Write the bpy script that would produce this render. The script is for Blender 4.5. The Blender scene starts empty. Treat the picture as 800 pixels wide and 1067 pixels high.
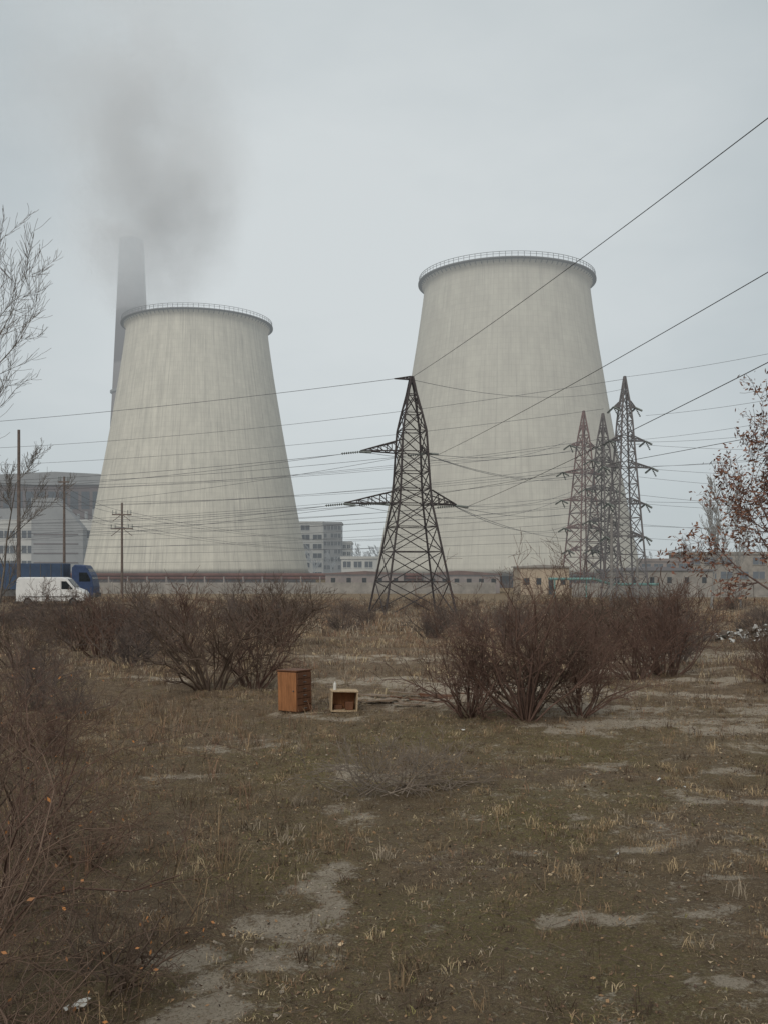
import bpy, math, random
import numpy as np
from mathutils import Vector, Matrix
R = math.radians
scene = bpy.context.scene
nprng = np.random.default_rng(7)

# ------------------------------------------------------------ helpers
def link(o, parent=None):
    scene.collection.objects.link(o)
    if parent is not None: o.parent = parent
    return o

def mesh_np(name, V, F, mats=(), col=None, smooth=False, attrs=None):
    V = np.asarray(V, dtype=np.float32); F = np.asarray(F, dtype=np.int32)
    me = bpy.data.meshes.new(name)
    k = F.shape[1]
    me.vertices.add(len(V)); me.vertices.foreach_set('co', V.ravel())
    me.loops.add(F.size); me.loops.foreach_set('vertex_index', F.ravel())
    me.polygons.add(len(F)); me.polygons.foreach_set('loop_start', np.arange(0, F.size, k, dtype=np.int32))
    me.update(calc_edges=True); me.validate()
    if col is not None:
        a = me.color_attributes.new('Col', 'FLOAT_COLOR', 'POINT')
        c = np.ones((len(V), 4), dtype=np.float32); c[:, :3] = col
        a.data.foreach_set('color', c.ravel())
    if smooth: me.polygons.foreach_set('use_smooth', np.ones(len(F), dtype=bool))
    for m in mats: me.materials.append(m)
    return me

def seg_mesh(name, S, mat, sides=3, rscale=1.0):
    S = np.asarray(S, dtype=np.float64)
    p0, p1, r0, r1 = S[:, 0:3], S[:, 3:6], S[:, 6]*rscale, S[:, 7]*rscale
    d = p1-p0; d /= (np.linalg.norm(d, axis=1, keepdims=True)+1e-9)
    ref = np.where(np.abs(d[:, 2:3]) > 0.9, np.array([[1., 0, 0]]), np.array([[0, 0, 1.]]))
    a = np.cross(d, ref); a /= (np.linalg.norm(a, axis=1, keepdims=True)+1e-9)
    b = np.cross(d, a)
    n = len(S); V = np.zeros((n, 2, sides, 3))
    for i in range(sides):
        t = 2*math.pi*(i+.5)/sides
        o = a*math.cos(t)+b*math.sin(t)
        V[:, 0, i] = p0+o*r0[:, None]; V[:, 1, i] = p1+o*r1[:, None]
    base = (np.arange(n)*2*sides)[:, None]
    F = []
    for i in range(sides):
        j = (i+1) % sides
        F.append(np.concatenate([base+i, base+j, base+sides+j, base+sides+i], axis=1))
    F = np.stack(F, axis=1).reshape(-1, 4)
    return mesh_np(name, V.reshape(-1, 3), F, [mat])

class B:
    """small mesh builder"""
    def __init__(s): s.v = []; s.f = []
    def box(s, c, d, rz=0.0, ry=0.0):
        n = len(s.v); m = Matrix.Rotation(rz, 3, 'Z') @ Matrix.Rotation(ry, 3, 'Y')
        for x in (-.5, .5):
            for y in (-.5, .5):
                for z in (-.5, .5):
                    s.v.append(tuple(Vector(c)+m @ Vector((x*d[0], y*d[1], z*d[2]))))
        for f in ((0, 1, 3, 2), (4, 6, 7, 5), (0, 4, 5, 1), (2, 3, 7, 6), (0, 2, 6, 4), (1, 5, 7, 3)):
            s.f.append(tuple(n+i for i in f))
        return s
    def bb(s, x0, x1, y0, y1, z0, z1):
        return s.box(((x0+x1)/2, (y0+y1)/2, (z0+z1)/2), (x1-x0, y1-y0, z1-z0))
    def prism(s, prof, y0, y1):
        n = len(s.v); k = len(prof)
        for y in (y0, y1):
            for (x, z) in prof: s.v.append((x, y, z))
        s.f.append(tuple(n+i for i in range(k))); s.f.append(tuple(n+k+i for i in reversed(range(k))))
        for i in range(k):
            j = (i+1) % k; s.f.append((n+i, n+k+i, n+k+j, n+j))
        return s
    def cyl(s, p, q, r, r2=None, k=16):
        r2 = r if r2 is None else r2
        p = Vector(p); q = Vector(q); d = (q-p).normalized()
        a = d.orthogonal().normalized(); b = d.cross(a); n = len(s.v)
        for (c, rr) in ((p, r), (q, r2)):
            for i in range(k):
                t = 2*math.pi*i/k; s.v.append(tuple(c+a*rr*math.cos(t)+b*rr*math.sin(t)))
        for i in range(k):
            j = (i+1) % k; s.f.append((n+i, n+j, n+k+j, n+k+i))
        s.f.append(tuple(n+i for i in reversed(range(k)))); s.f.append(tuple(n+k+i for i in range(k)))
        return s
    def obj(s, name, mat, parent=None, bevel=0, smooth=False):
        me = bpy.data.meshes.new(name); me.from_pydata(s.v, [], s.f); me.materials.append(mat); me.update()
        o = bpy.data.objects.new(name, me); link(o, parent)
        if bevel:
            m = o.modifiers.new('b', 'BEVEL'); m.width = bevel; m.segments = 2; m.limit_method = 'ANGLE'
        if smooth:
            for p in me.polygons: p.use_smooth = True
        return o

def empty(name, loc=(0, 0, 0), rz=0.0):
    e = bpy.data.objects.new(name, None); e.location = loc; e.rotation_euler = (0, 0, rz); e.empty_display_size = .2
    return link(e)

# value noise (vectorised) -------------------------------------------------
_tab = np.random.default_rng(3).random((256, 256))
def vn(x, y, s, o=0):
    x = np.asarray(x, float)/s+37.3*o+500; y = np.asarray(y, float)/s+11.7*o+500
    xi = np.floor(x).astype(int); yi = np.floor(y).astype(int); fx = x-xi; fy = y-yi
    fx = fx*fx*(3-2*fx); fy = fy*fy*(3-2*fy)
    g = lambda a, b: _tab[a % 256, b % 256]
    return (g(xi, yi)*(1-fx)+g(xi+1, yi)*fx)*(1-fy)+(g(xi, yi+1)*(1-fx)+g(xi+1, yi+1)*fx)*fy
def sstep(a, b, x):
    t = np.clip((x-a)/(b-a), 0, 1); return t*t*(3-2*t)

def H(x, y):
    x = np.asarray(x, float); y = np.asarray(y, float)
    z = -1.8*sstep(25, 105, y)
    z = z+1.45*sstep(82, 90, y)*(1-sstep(108, 122, y))*sstep(14, 22, -x)
    near = 1-sstep(60, 140, y)
    z = z+near*(0.16*(vn(x, y, 3.1, 1)-.5)+0.10*(vn(x, y, 1.1, 2)-.5)+0.06*(vn(x, y, .45, 3)-.5)+0.035*(vn(x, y, .2, 4)-.5))
    z = z+.35*(vn(x, y, 14, 5)-.5)*sstep(14, 30, y)*near
    return z
def Hf(x, y): return float(H(x, y))

# ------------------------------------------------------------ materials
HAZE = (0.50, 0.545, 0.565, 1)  # painted aerial haze: emission colour mixed into the more distant materials
class NT:
    def __init__(s, nt): s.nt = nt; s.n = nt.nodes; s.l = nt.links
    def add(s, t, **kw):
        n = s.n.new(t)
        for k, v in kw.items(): setattr(n, k, v)
        return n
    def noise(s, vec, scale, detail=4, rough=.6):
        n = s.add('ShaderNodeTexNoise'); n.inputs['Scale'].default_value = scale
        n.inputs['Detail'].default_value = detail; n.inputs['Roughness'].default_value = rough
        if vec is not None: s.l.new(vec, n.inputs['Vector'])
        return n.outputs['Fac']
    def ramp(s, fac, stops):
        n = s.add('ShaderNodeValToRGB'); e = n.color_ramp.elements
        while len(e) < len(stops): e.new(.5)
        for i, (p, c) in enumerate(stops):
            e[i].position = p
            e[i].color = (c, c, c, 1) if isinstance(c, (int, float)) else (*c, 1)
        s.l.new(fac, n.inputs[0]); return n.outputs[0]
    def mix(s, fac, a, b, mode='MIX'):
        n = s.add('ShaderNodeMix', data_type='RGBA', blend_type=mode)
        for k, v in ((0, fac), (6, a), (7, b)):
            if isinstance(v, bpy.types.NodeSocket): s.l.new(v, n.inputs[k])
            else: n.inputs[k].default_value = v if k == 0 else (*v[:3], 1)
        return n.outputs[2]
    def math(s, op, a, b=0.0, clamp=False):
        n = s.add('ShaderNodeMath', operation=op, use_clamp=clamp)
        for k, v in ((0, a), (1, b)):
            if isinstance(v, bpy.types.NodeSocket): s.l.new(v, n.inputs[k])
            else: n.inputs[k].default_value = v
        return n.outputs[0]

def newmat(name):
    m = bpy.data.materials.new(name); m.use_nodes = True; m.node_tree.nodes.clear()
    return m, NT(m.node_tree)
def finish(t, color, rough=.9, haze=0, bump=None, bstr=.3, metal=0, bdist=.02):
    bs = t.add('ShaderNodeBsdfPrincipled'); bs.inputs['Roughness'].default_value = rough
    bs.inputs['Metallic'].default_value = metal; bs.inputs['Specular IOR Level'].default_value = .2
    if isinstance(color, bpy.types.NodeSocket): t.l.new(color, bs.inputs['Base Color'])
    else: bs.inputs['Base Color'].default_value = (*color[:3], 1)
    if bump is not None:
        b = t.add('ShaderNodeBump'); b.inputs['Strength'].default_value = bstr; b.inputs['Distance'].default_value = bdist
        t.l.new(bump, b.inputs['Height']); t.l.new(b.outputs[0], bs.inputs['Normal'])
    out = t.add('ShaderNodeOutputMaterial'); sh = bs.outputs[0]
    if not (isinstance(haze, (int, float)) and haze == 0):
        em = t.add('ShaderNodeEmission'); em.inputs[0].default_value = HAZE
        mx = t.add('ShaderNodeMixShader')
        if isinstance(haze, bpy.types.NodeSocket): t.l.new(haze, mx.inputs[0])
        else: mx.inputs[0].default_value = haze
        t.l.new(sh, mx.inputs[1]); t.l.new(em.outputs[0], mx.inputs[2]); sh = mx.outputs[0]
    t.l.new(sh, out.inputs[0])

def simple(name, c, rough=.85, haze=0, var=.35, scale=3, metal=0, stretch=None):
    m, t = newmat(name)
    pos = t.add('ShaderNodeTexCoord').outputs['Object']
    if stretch:
        mp = t.add('ShaderNodeMapping'); mp.inputs['Scale'].default_value = stretch
        t.l.new(pos, mp.inputs[0]); pos = mp.outputs[0]
    f = t.noise(pos, scale, 6, .65)
    f = t.ramp(f, [(.3, 0.), (.7, 1.)])
    col = t.mix(f, tuple(x*(1-var) for x in c), tuple(min(1, x*(1+var)) for x in c))
    finish(t, col, rough, haze, bump=f, bstr=.15)
    return m
def vcol(name, haze=0, rough=.95):
    m, t = newmat(name)
    a = t.add('ShaderNodeAttribute', attribute_name='Col')
    finish(t, a.outputs['Color'], rough, haze); return m

M_twig = simple('twig_bark', (.135, .098, .076), var=.4, scale=2)
M_twig2 = simple('red_twig_bark', (.145, .092, .073), var=.4, scale=2)
M_twigfar = simple('far_twig_bark', (.14, .104, .086), haze=.012, scale=1)
M_twignear = simple('near_twig_bark', (.18, .125, .095), var=.4, scale=2)
M_tree = simple('tree_bark', (.15, .125, .105), haze=.02, var=.4)
M_treered = simple('reddish_tree_bark', (.13, .085, .072), haze=.01, var=.4)
M_treepale = simple('pale_tree_bark', (.24, .22, .195), haze=.1)
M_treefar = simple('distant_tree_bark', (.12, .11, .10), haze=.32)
M_steel = simple('dark_pylon_steel', (.05, .04, .04), rough=.6, haze=.02, metal=.2)
M_steel2 = simple('grey_pylon_steel', (.12, .105, .105), rough=.6, haze=.07)
M_steel3 = simple('rusty_pylon_steel', (.17, .10, .09), rough=.7, haze=.10)
M_wire = simple('wire_aluminium', (.08, .08, .09), rough=.5, haze=.07)
M_wire2 = simple('near_wire_aluminium', (.06, .06, .065), rough=.5)
M_leaf = vcol('leaf_colours'); M_grass = vcol('grass_colours'); M_grassfar = vcol('weed_colours', haze=.015)

# ------------------------------------------------------------ world, sun, camera
w = bpy.data.worlds.new('World'); scene.world = w; w.use_nodes = True
t = NT(w.node_tree); t.n.clear()
sky = t.add('ShaderNodeTexSky', sky_type='NISHITA'); sky.sun_disc = False
sky.sun_elevation = R(38); sky.sun_rotation = R(200)
bg1 = t.add('ShaderNodeBackground'); bg1.inputs[1].default_value = .08; t.l.new(sky.outputs[0], bg1.inputs[0])
gen = t.add('ShaderNodeTexCoord').outputs['Generated']
dp = t.add('ShaderNodeVectorMath', operation='DOT_PRODUCT'); t.l.new(gen, dp.inputs[0])
vv = Vector((-.02, 1, .30)).normalized(); dp.inputs[1].default_value = vv
mp = t.add('ShaderNodeMapping'); mp.inputs['Scale'].default_value = (1, 1, 2.2); t.l.new(gen, mp.inputs[0])
cn = t.noise(mp.outputs[0], 2.2, 5, .55)
f = t.math('ADD', dp.outputs['Value'], t.math('MULTIPLY', t.math('SUBTRACT', cn, .5), .16))
ovc = t.ramp(f, [(.55, (.46, .475, .47)), (.82, (.395, .45, .47)), (.92, (.49, .54, .56)), (1.0, (.63, .67, .68))])
bg2 = t.add('ShaderNodeBackground'); bg2.inputs[1].default_value = 1.04; t.l.new(ovc, bg2.inputs[0])
mx = t.add('ShaderNodeMixShader'); mx.inputs[0].default_value = .95
t.l.new(bg1.outputs[0], mx.inputs[1]); t.l.new(bg2.outputs[0], mx.inputs[2])
wo = t.add('ShaderNodeOutputWorld'); t.l.new(mx.outputs[0], wo.inputs[0])

sd = bpy.data.lights.new('sun', 'SUN'); sd.energy = 1.45; sd.angle = R(30); sd.color = (1, .94, .85)
so = link(bpy.data.objects.new('sun', sd))
az = R(200); el = R(38)   # sun behind and a little left of the viewer
sv = Vector((math.sin(az)*math.cos(el), math.cos(az)*math.cos(el), math.sin(el)))
so.rotation_euler = sv.to_track_quat('Z', 'Y').to_euler()

cd = bpy.data.cameras.new('camera'); cam = link(bpy.data.objects.new('camera', cd))
cam.location = (0, 0, 3.0); cam.rotation_euler = (R(90), 0, 0)
cd.sensor_fit = 'VERTICAL'; cd.sensor_height = 36; cd.lens = 35; cd.shift_y = 58.5/1067
cd.clip_end = 9000; cd.clip_start = .1
scene.camera = cam
scene.view_settings.view_transform = 'Standard'; scene.view_settings.look = 'None'; scene.view_settings.exposure = 0

# ------------------------------------------------------------ ground
def spaced(a, b, d, g, lim):
    out = [a]; st = d
    while out[-1] < lim:
        if out[-1] > b: st *= g
        out.append(out[-1]+st)
    return out
ys = [-40, -25, -15, -9, -5, -2, 0, 1.5, 2.5, 3.2]+spaced(4.0, 27, .09, 1.035, 5000)
xp = spaced(.05, 8, .10, 1.055, 4000); xs = [-q for q in reversed(xp)]+xp
X, Y = np.meshgrid(np.array(xs), np.array(ys)); nx, ny = len(xs), len(ys)
Xf, Yf = X.ravel(), Y.ravel(); Z = H(Xf, Yf)
def blob(x, y, bx, by, rx, ry, a=0):
    c, s = math.cos(a), math.sin(a); dx, dy = x-bx, y-by
    u = (dx*c+dy*s)/rx; v = (-dx*s+dy*c)/ry
    return np.exp(-(u*u+v*v))
# x, y, rx, ry, strength
SAND = [(-.58, 10.1, .22, 1.0, .65), (-.66, 9.0, .26, .8, .85), (-.75, 8.3, .34, .7, .9), (-.95, 7.5, .40, .6, .9), (-1.1, 6.7, .34, .6, .95), (-1.2, 5.6, .45, .9, .85),
        (1.72, 8.6, .6, .16, 1.1), (2.9, 8.7, .45, .16, .8), (2.7, 10.8, 1.2, .25, .75), (.5, 8.0, .4, .16, .55), (3.2, 24.5, 2.6, 2.2, 1.1), (1.2, 22.5, 2.4, 1.4, 1.05), (5.2, 18.6, 2.6, 1.1, 1.1),
        (3.9, 21.0, 2.2, 1.2, 1.05), (7.8, 16.6, 2.2, .8, .95), (-1.4, 20.6, 1.2, .6, .75), (-1.75, 7.8, .4, .16, .8), (-.2, 14.5, .9, .9, .5), (4.2, 13.0, 1.3, .35, .8), (-.4, 12.2, .5, 1.2, .55),
        (1.4, 26.5, 3.5, 1.4, .9), (-5.6, 27, 2.4, 1, .65), (6.4, 23, 2.2, .9, 1), (9.5, 26, 3, 1.2, .9), (-2, 17, 1.5, 1, .5), (1, 6.0, 1.0, .4, .5), (8.5, 20.5, 2.5, 1.0, .9), (12, 35, 5, 3, .9), (0, 34, 5, 2, .6),
        (2.4, 7.3, .5, .12, .8), (3.6, 9.8, .6, .16, .8), (5.5, 14.8, 1.4, .4, .8), (3.3, 15.4, 1.2, .3, .7), (2.0, 12.0, .8, .2, .6), (-3, 14.5, 1, .5, .5), (7, 30, 4, 1.2, .8)]
def sandraw(x, y):
    m = np.zeros_like(x)
    for (bx, by, rx, ry, s_) in SAND: m = np.maximum(m, s_*blob(x+.6*(vn(x, y, .6, 50)-.5), y+.7*(vn(x, y, .6, 51)-.5), bx, by, rx, ry))
    return np.maximum(m, (.15+.09*sstep(-1, 3, x))*(y < 28))
def sandmask(x, y):
    return np.clip(sandraw(x, y)*(.25+1.3*vn(x, y, .42, 8))*(.4+1.2*vn(x, y, .14, 7)), 0, 1.2)
def mossmask(x, y):
    m = (1-sstep(16, 24, y))*np.clip(.95*np.exp(-((x-.5-.08*y)/(1.4+.24*y))**2), 0, 1)
    return np.clip(m*(1.6*vn(x, y, 1.5, 9)-.18), 0, 1)
idx = np.arange(nx*ny).reshape(ny, nx)
F = np.stack([idx[:-1, :-1], idx[:-1, 1:], idx[1:, 1:], idx[1:, :-1]], axis=-1).reshape(-1, 4)
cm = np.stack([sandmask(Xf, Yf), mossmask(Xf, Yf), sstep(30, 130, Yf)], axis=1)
m, t = newmat('ground_soil')
pos = t.add('ShaderNodeNewGeometry').outputs['Position']
at = t.add('ShaderNodeAttribute', attribute_name='Col'); sp = t.add('ShaderNodeSeparateColor'); t.l.new(at.outputs['Color'], sp.inputs[0])
n1 = t.noise(pos, .9, 8, .7); n2 = t.noise(pos, 7, 8, .75); n3 = t.noise(pos, 42, 6, .8); n4 = t.noise(pos, 150, 3, .7); n5 = t.noise(pos, 19, 8, .85)
c = t.mix(t.ramp(n1, [(.35, 0.), (.68, 1.)]), (.24, .172, .112), (.37, .28, .185))
c = t.mix(t.ramp(n2, [(.42, 0.), (.62, 1.)]), c, (.165, .117, .078))
c = t.mix(t.ramp(n3, [(.5, 0.), (.66, .85)]), c, (.52, .41, .28))
c = t.mix(t.ramp(n4, [(.50, 0.), (.60, .75)]), c, (.08, .058, .042))
mf = t.math('MULTIPLY', sp.outputs[1], t.ramp(n5, [(.43, 0.), (.57, 1.)]))
c = t.mix(mf, c, t.mix(t.ramp(n3, [(.35, 0.), (.65, 1.)]), (.115, .10, .036), (.33, .295, .11)))
sf = t.math('ADD', sp.outputs[0], t.math('MULTIPLY', t.math('SUBTRACT', n5, .5), 2.0))
sf = t.math('ADD', sf, t.math('MULTIPLY', t.math('SUBTRACT', n2, .5), 1.3))
sf = t.ramp(sf, [(.34, 0.), (.60, 1.)])
sf = t.math('MULTIPLY', sf, t.ramp(n3, [(.38, .15), (.5, .95)]))
c = t.mix(sf, c, t.mix(t.ramp(n2, [(.3, 0.), (.7, 1.)]), (.48, .40, .31), (.68, .60, .49)))
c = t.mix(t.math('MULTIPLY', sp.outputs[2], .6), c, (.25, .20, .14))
hb = t.math('ADD', n3, t.math('MULTIPLY', n5, 1.5))
finish(t, c, .95, 0, bump=hb, bstr=1.0, bdist=.05)
me = mesh_np('ground', np.stack([Xf, Yf, Z], axis=1), F, [m], col=cm, smooth=True)
link(bpy.data.objects.new('ground', me))

# ------------------------------------------------------------ grass & weeds
def blades(name, bx, by, h, wd, lean, cols, mat, zoff=-.01, tipcol=1.15):
    n = len(bx); bz = H(bx, by)+zoff
    a = nprng.random(n)*2*math.pi; la = nprng.random(n)*2*math.pi
    l = lean*h
    V = np.zeros((n, 5, 3)); dx, dy = np.cos(a)*wd/2, np.sin(a)*wd/2
    V[:, 0] = np.stack([bx-dx, by-dy, bz], 1); V[:, 1] = np.stack([bx+dx, by+dy, bz], 1)
    mx_, my_, mz = bx+np.cos(la)*l*.35, by+np.sin(la)*l*.35, bz+h*.6
    V[:, 2] = np.stack([mx_+dx*.8, my_+dy*.8, mz], 1); V[:, 3] = np.stack([mx_-dx*.8, my_-dy*.8, mz], 1)
    V[:, 4] = np.stack([bx+np.cos(la)*l, by+np.sin(la)*l, bz+h*np.clip(1-lean*.35, .2, 1)], 1)
    b = (np.arange(n)*5)[:, None]
    F = np.concatenate([np.concatenate([b, b+1, b+2], 1), np.concatenate([b, b+2, b+3], 1), np.concatenate([b+3, b+2, b+4], 1)])
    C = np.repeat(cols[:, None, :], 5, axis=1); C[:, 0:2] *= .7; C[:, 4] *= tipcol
    me = mesh_np(name, V.reshape(-1, 3), F, [mat], col=C.reshape(-1, 3))
    return link(bpy.data.objects.new(name, me))
def wedge(n, y0, y1, k=.44, m=2.0):
    y = y0+(y1-y0)*nprng.random(n*2)**.8
    keep = nprng.random(n*2) < (k*y+m)/(k*y1+m)*1.0+.25
    y = y[keep][:n]; x = (nprng.random(len(y))*2-1)*(k*y+m); return x, y
def pal(n, P, wts, jit=.3):
    P = np.array(P); i = nprng.choice(len(P), n, p=np.array(wts)/sum(wts))
    return P[i]*(1+jit*(nprng.random((n, 1))*2-1))
BR = (.31, .22, .135); ST = (.52, .42, .265); OL = (.24, .215, .09); DK = (.12, .085, .06); RD = (.27, .165, .11); GY = (.37, .31, .235)
def tufts(name, n, y0, y1, nb, h, wd, spread, P, wts, mask=None, mat=M_grass, k=.44, m=2.0, lean=.6):
    x, y = wedge(n, y0, y1, k, m)
    s = sandmask(x, y); ok = nprng.random(len(x)) > s*1.1
    if mask is not None: ok &= nprng.random(len(x)) < mask(x, y)
    x, y = x[ok], y[ok]; n = len(x)
    tc = pal(n, P, wts); th = h*(.5+nprng.random(n)**2*1.1)
    x = np.repeat(x, nb)+nprng.normal(0, spread, n*nb); y = np.repeat(y, nb)+nprng.normal(0, spread, n*nb)
    hh = np.repeat(th, nb)*(.5+.7*nprng.random(n*nb)); cc = np.repeat(tc, nb, axis=0)*(.75+.5*nprng.random((n*nb, 1)))
    return blades(name, x, y, hh, wd*(.6+.8*nprng.random(n*nb)), nprng.random(n*nb)*lean*2, cc, mat)
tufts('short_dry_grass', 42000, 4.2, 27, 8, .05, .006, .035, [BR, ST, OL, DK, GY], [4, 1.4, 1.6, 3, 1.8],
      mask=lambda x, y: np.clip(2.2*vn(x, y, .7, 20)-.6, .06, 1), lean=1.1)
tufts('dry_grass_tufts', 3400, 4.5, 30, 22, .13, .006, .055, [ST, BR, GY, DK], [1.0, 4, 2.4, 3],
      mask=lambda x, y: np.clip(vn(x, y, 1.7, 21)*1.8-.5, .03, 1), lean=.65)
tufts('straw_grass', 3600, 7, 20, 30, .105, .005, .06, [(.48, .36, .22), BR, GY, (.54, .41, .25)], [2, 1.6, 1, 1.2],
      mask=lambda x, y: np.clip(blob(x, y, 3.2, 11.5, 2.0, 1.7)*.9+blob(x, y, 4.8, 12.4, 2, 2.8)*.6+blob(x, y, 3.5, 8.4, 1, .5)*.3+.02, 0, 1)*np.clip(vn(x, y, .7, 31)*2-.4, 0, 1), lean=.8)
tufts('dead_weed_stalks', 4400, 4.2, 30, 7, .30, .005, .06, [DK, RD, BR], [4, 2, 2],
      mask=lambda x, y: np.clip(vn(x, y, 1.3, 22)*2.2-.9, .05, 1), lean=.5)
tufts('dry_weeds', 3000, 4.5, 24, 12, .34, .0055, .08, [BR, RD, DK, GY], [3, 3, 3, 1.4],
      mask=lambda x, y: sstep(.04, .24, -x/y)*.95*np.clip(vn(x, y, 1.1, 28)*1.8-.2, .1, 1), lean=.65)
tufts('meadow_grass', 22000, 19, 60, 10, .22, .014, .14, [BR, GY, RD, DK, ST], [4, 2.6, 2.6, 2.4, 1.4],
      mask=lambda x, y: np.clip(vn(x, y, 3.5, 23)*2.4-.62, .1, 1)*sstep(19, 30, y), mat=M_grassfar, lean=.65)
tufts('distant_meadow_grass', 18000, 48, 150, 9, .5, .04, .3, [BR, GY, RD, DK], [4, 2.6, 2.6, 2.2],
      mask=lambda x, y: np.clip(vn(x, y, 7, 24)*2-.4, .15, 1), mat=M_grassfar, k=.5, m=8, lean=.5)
# leaf litter
n = 36000; x, y = wedge(n, 4.2, 24); n = len(x)
keep = nprng.random(n) < .25+.9*vn(x, y, .9, 33); x, y = x[keep], y[keep]; n = len(x)
z = H(x, y)+.012; a = nprng.random(n)*6.28; s = .006+.013*nprng.random(n)**2
t1 = nprng.normal(0, .5, (n, 4))*s[:, None]
V = np.zeros((n, 4, 3))
for i in range(4):
    aa = a+i*math.pi/2; ss = s*(1.4 if i % 2 else .7)
    V[:, i] = np.stack([x+np.cos(aa)*ss, y+np.sin(aa)*ss, z+t1[:, i]], 1)
C = np.repeat(pal(n, [(.30, .19, .105), (.19, .12, .08), (.46, .36, .24), (.08, .056, .042)], [3, 3, 1.3, 3.5])[:, None], 4, axis=1)
link(bpy.data.objects.new('leaf_litter', mesh_np('leaf_litter', V.reshape(-1, 3), np.arange(n*4).reshape(-1, 4), [M_leaf], col=C.reshape(-1, 3))))
# fallen twigs scattered over the ground
x, y = wedge(3600, 4.2, 22); n = len(x); a = nprng.random(n)*6.28; l = .05+.22*nprng.random(n)**2
z0_ = H(x, y)+.012; x2 = x+np.cos(a)*l; y2 = y+np.sin(a)*l; z1_ = H(x2, y2)+.015+.04*nprng.random(n)
S = np.stack([x, y, z0_, x2, y2, z1_, np.full(n, .0032), np.full(n, .0018)], 1)
link(bpy.data.objects.new('fallen_twigs', seg_mesh('fallen_twigs', S, simple('dead_twig', (.20, .155, .12)))))
# pebbles
bx = B(); rr = random.Random(5)
for i in range(220):
    y = 4.5+rr.random()*20; x = (rr.random()*2-1)*(.44*y+1)
    s = .006+.014*rr.random()**3
    if i < 100:
        q = SAND[rr.randrange(6)]; x = q[0]+rr.gauss(0, q[2]*.7); y = q[1]+rr.gauss(0, q[3]*.7)
    bx.box((x, y, Hf(x, y)+s*.3), (s*2, s*1.4, s), rr.random()*3, rr.random())
bx.obj('pebbles', simple('pebble_stone', (.33, .29, .24), scale=20), bevel=.004)

# ------------------------------------------------------------ branching plants
def grow(S, T, p, d, L, r, dep, rng, up, wig, nch, ang, n=4, rmin=.002, taper=.55, first=1, lr=.62):
    step = L/n; g = rng.gauss
    for i in range(n):
        d = (d+Vector((g(0, wig), g(0, wig), g(0, wig)+up))).normalized()
        q = p+d*step
        ra = max(rmin, r*(1-taper*i/n)); rb = max(rmin, r*(1-taper*(i+1)/n))
        S.append((*p, *q, ra, rb))
        if dep > 0 and i >= first:
            c = int(nch)+(1 if rng.random() < nch-int(nch) else 0)
            for k in range(c):
                o = Vector((g(0, 1), g(0, 1), g(0, 1))); o = (o-d*o.dot(d)).normalized()
                aa = ang*(.6+.7*rng.random())
                cdv = (d*math.cos(aa)+o*math.sin(aa)).normalized()
                grow(S, T, q, cdv, L*lr*(.6+.6*rng.random())*(1-.3*i/n), rb*.62, dep-1, rng, up, wig, nch, ang, n, rmin, taper, max(0, first-1), lr)
        p = q
    T.append(tuple(p))
def bush(seed, h, spread, stems, dep=2, rmin=.0025, nch=1.6, r=.02, wig=.14, up=.05, ang=.6, first=0, lr=.62, lo=.5):
    rng = random.Random(seed); S = []; T = []
    for i in range(stems):
        a = rng.random()*6.283; tl = spread*(rng.random()**.7)
        d = Vector((math.cos(a)*tl, math.sin(a)*tl, 1)).normalized()
        b = Vector((math.cos(a)*.15*rng.random(), math.sin(a)*.15*rng.random(), -.05))
        grow(S, T, b, d, h*(lo+(1.05-lo)*rng.random())*.8, r*(.5+.8*rng.random()), dep, rng, up, wig, nch, ang, rmin=rmin, first=first, lr=lr)
    return S, T
def leafmesh(name, T, rng, size, cols, prob=.5, per=1, jit=.05):
    V = []; F = []; C = []
    for p in T:
        if rng.random() > prob: continue
        for k in range(per):
            c = Vector(p)+Vector((rng.gauss(0, jit), rng.gauss(0, jit), rng.gauss(0, jit)))
            a = Vector((rng.gauss(0, 1), rng.gauss(0, 1), rng.gauss(0, 1))).normalized(); b = a.orthogonal().normalized()
            s = size*(.6+.8*rng.random()); n0 = len(V); cc = rng.choice(cols); j = .7+.6*rng.random()
            for q in (c-a*s, c+b*s*.5, c+a*s, c-b*s*.5): V.append(tuple(q)); C.append([x*j for x in cc])
            F.append((n0, n0+1, n0+2, n0+3))
    return mesh_np(name, V, F, [M_leaf], col=np.array(C))
def put(name, me, x, y, s=1, rz=0, sz=None, leaf=None, dz=0):
    o = bpy.data.objects.new(name, me); o.location = (x, y, Hf(x, y)+dz); o.rotation_euler = (0, 0, rz)
    o.scale = (s, s, sz if sz else s); link(o)
    if leaf is not None: link(bpy.data.objects.new('leaves', leaf), o)
    return o

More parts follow.
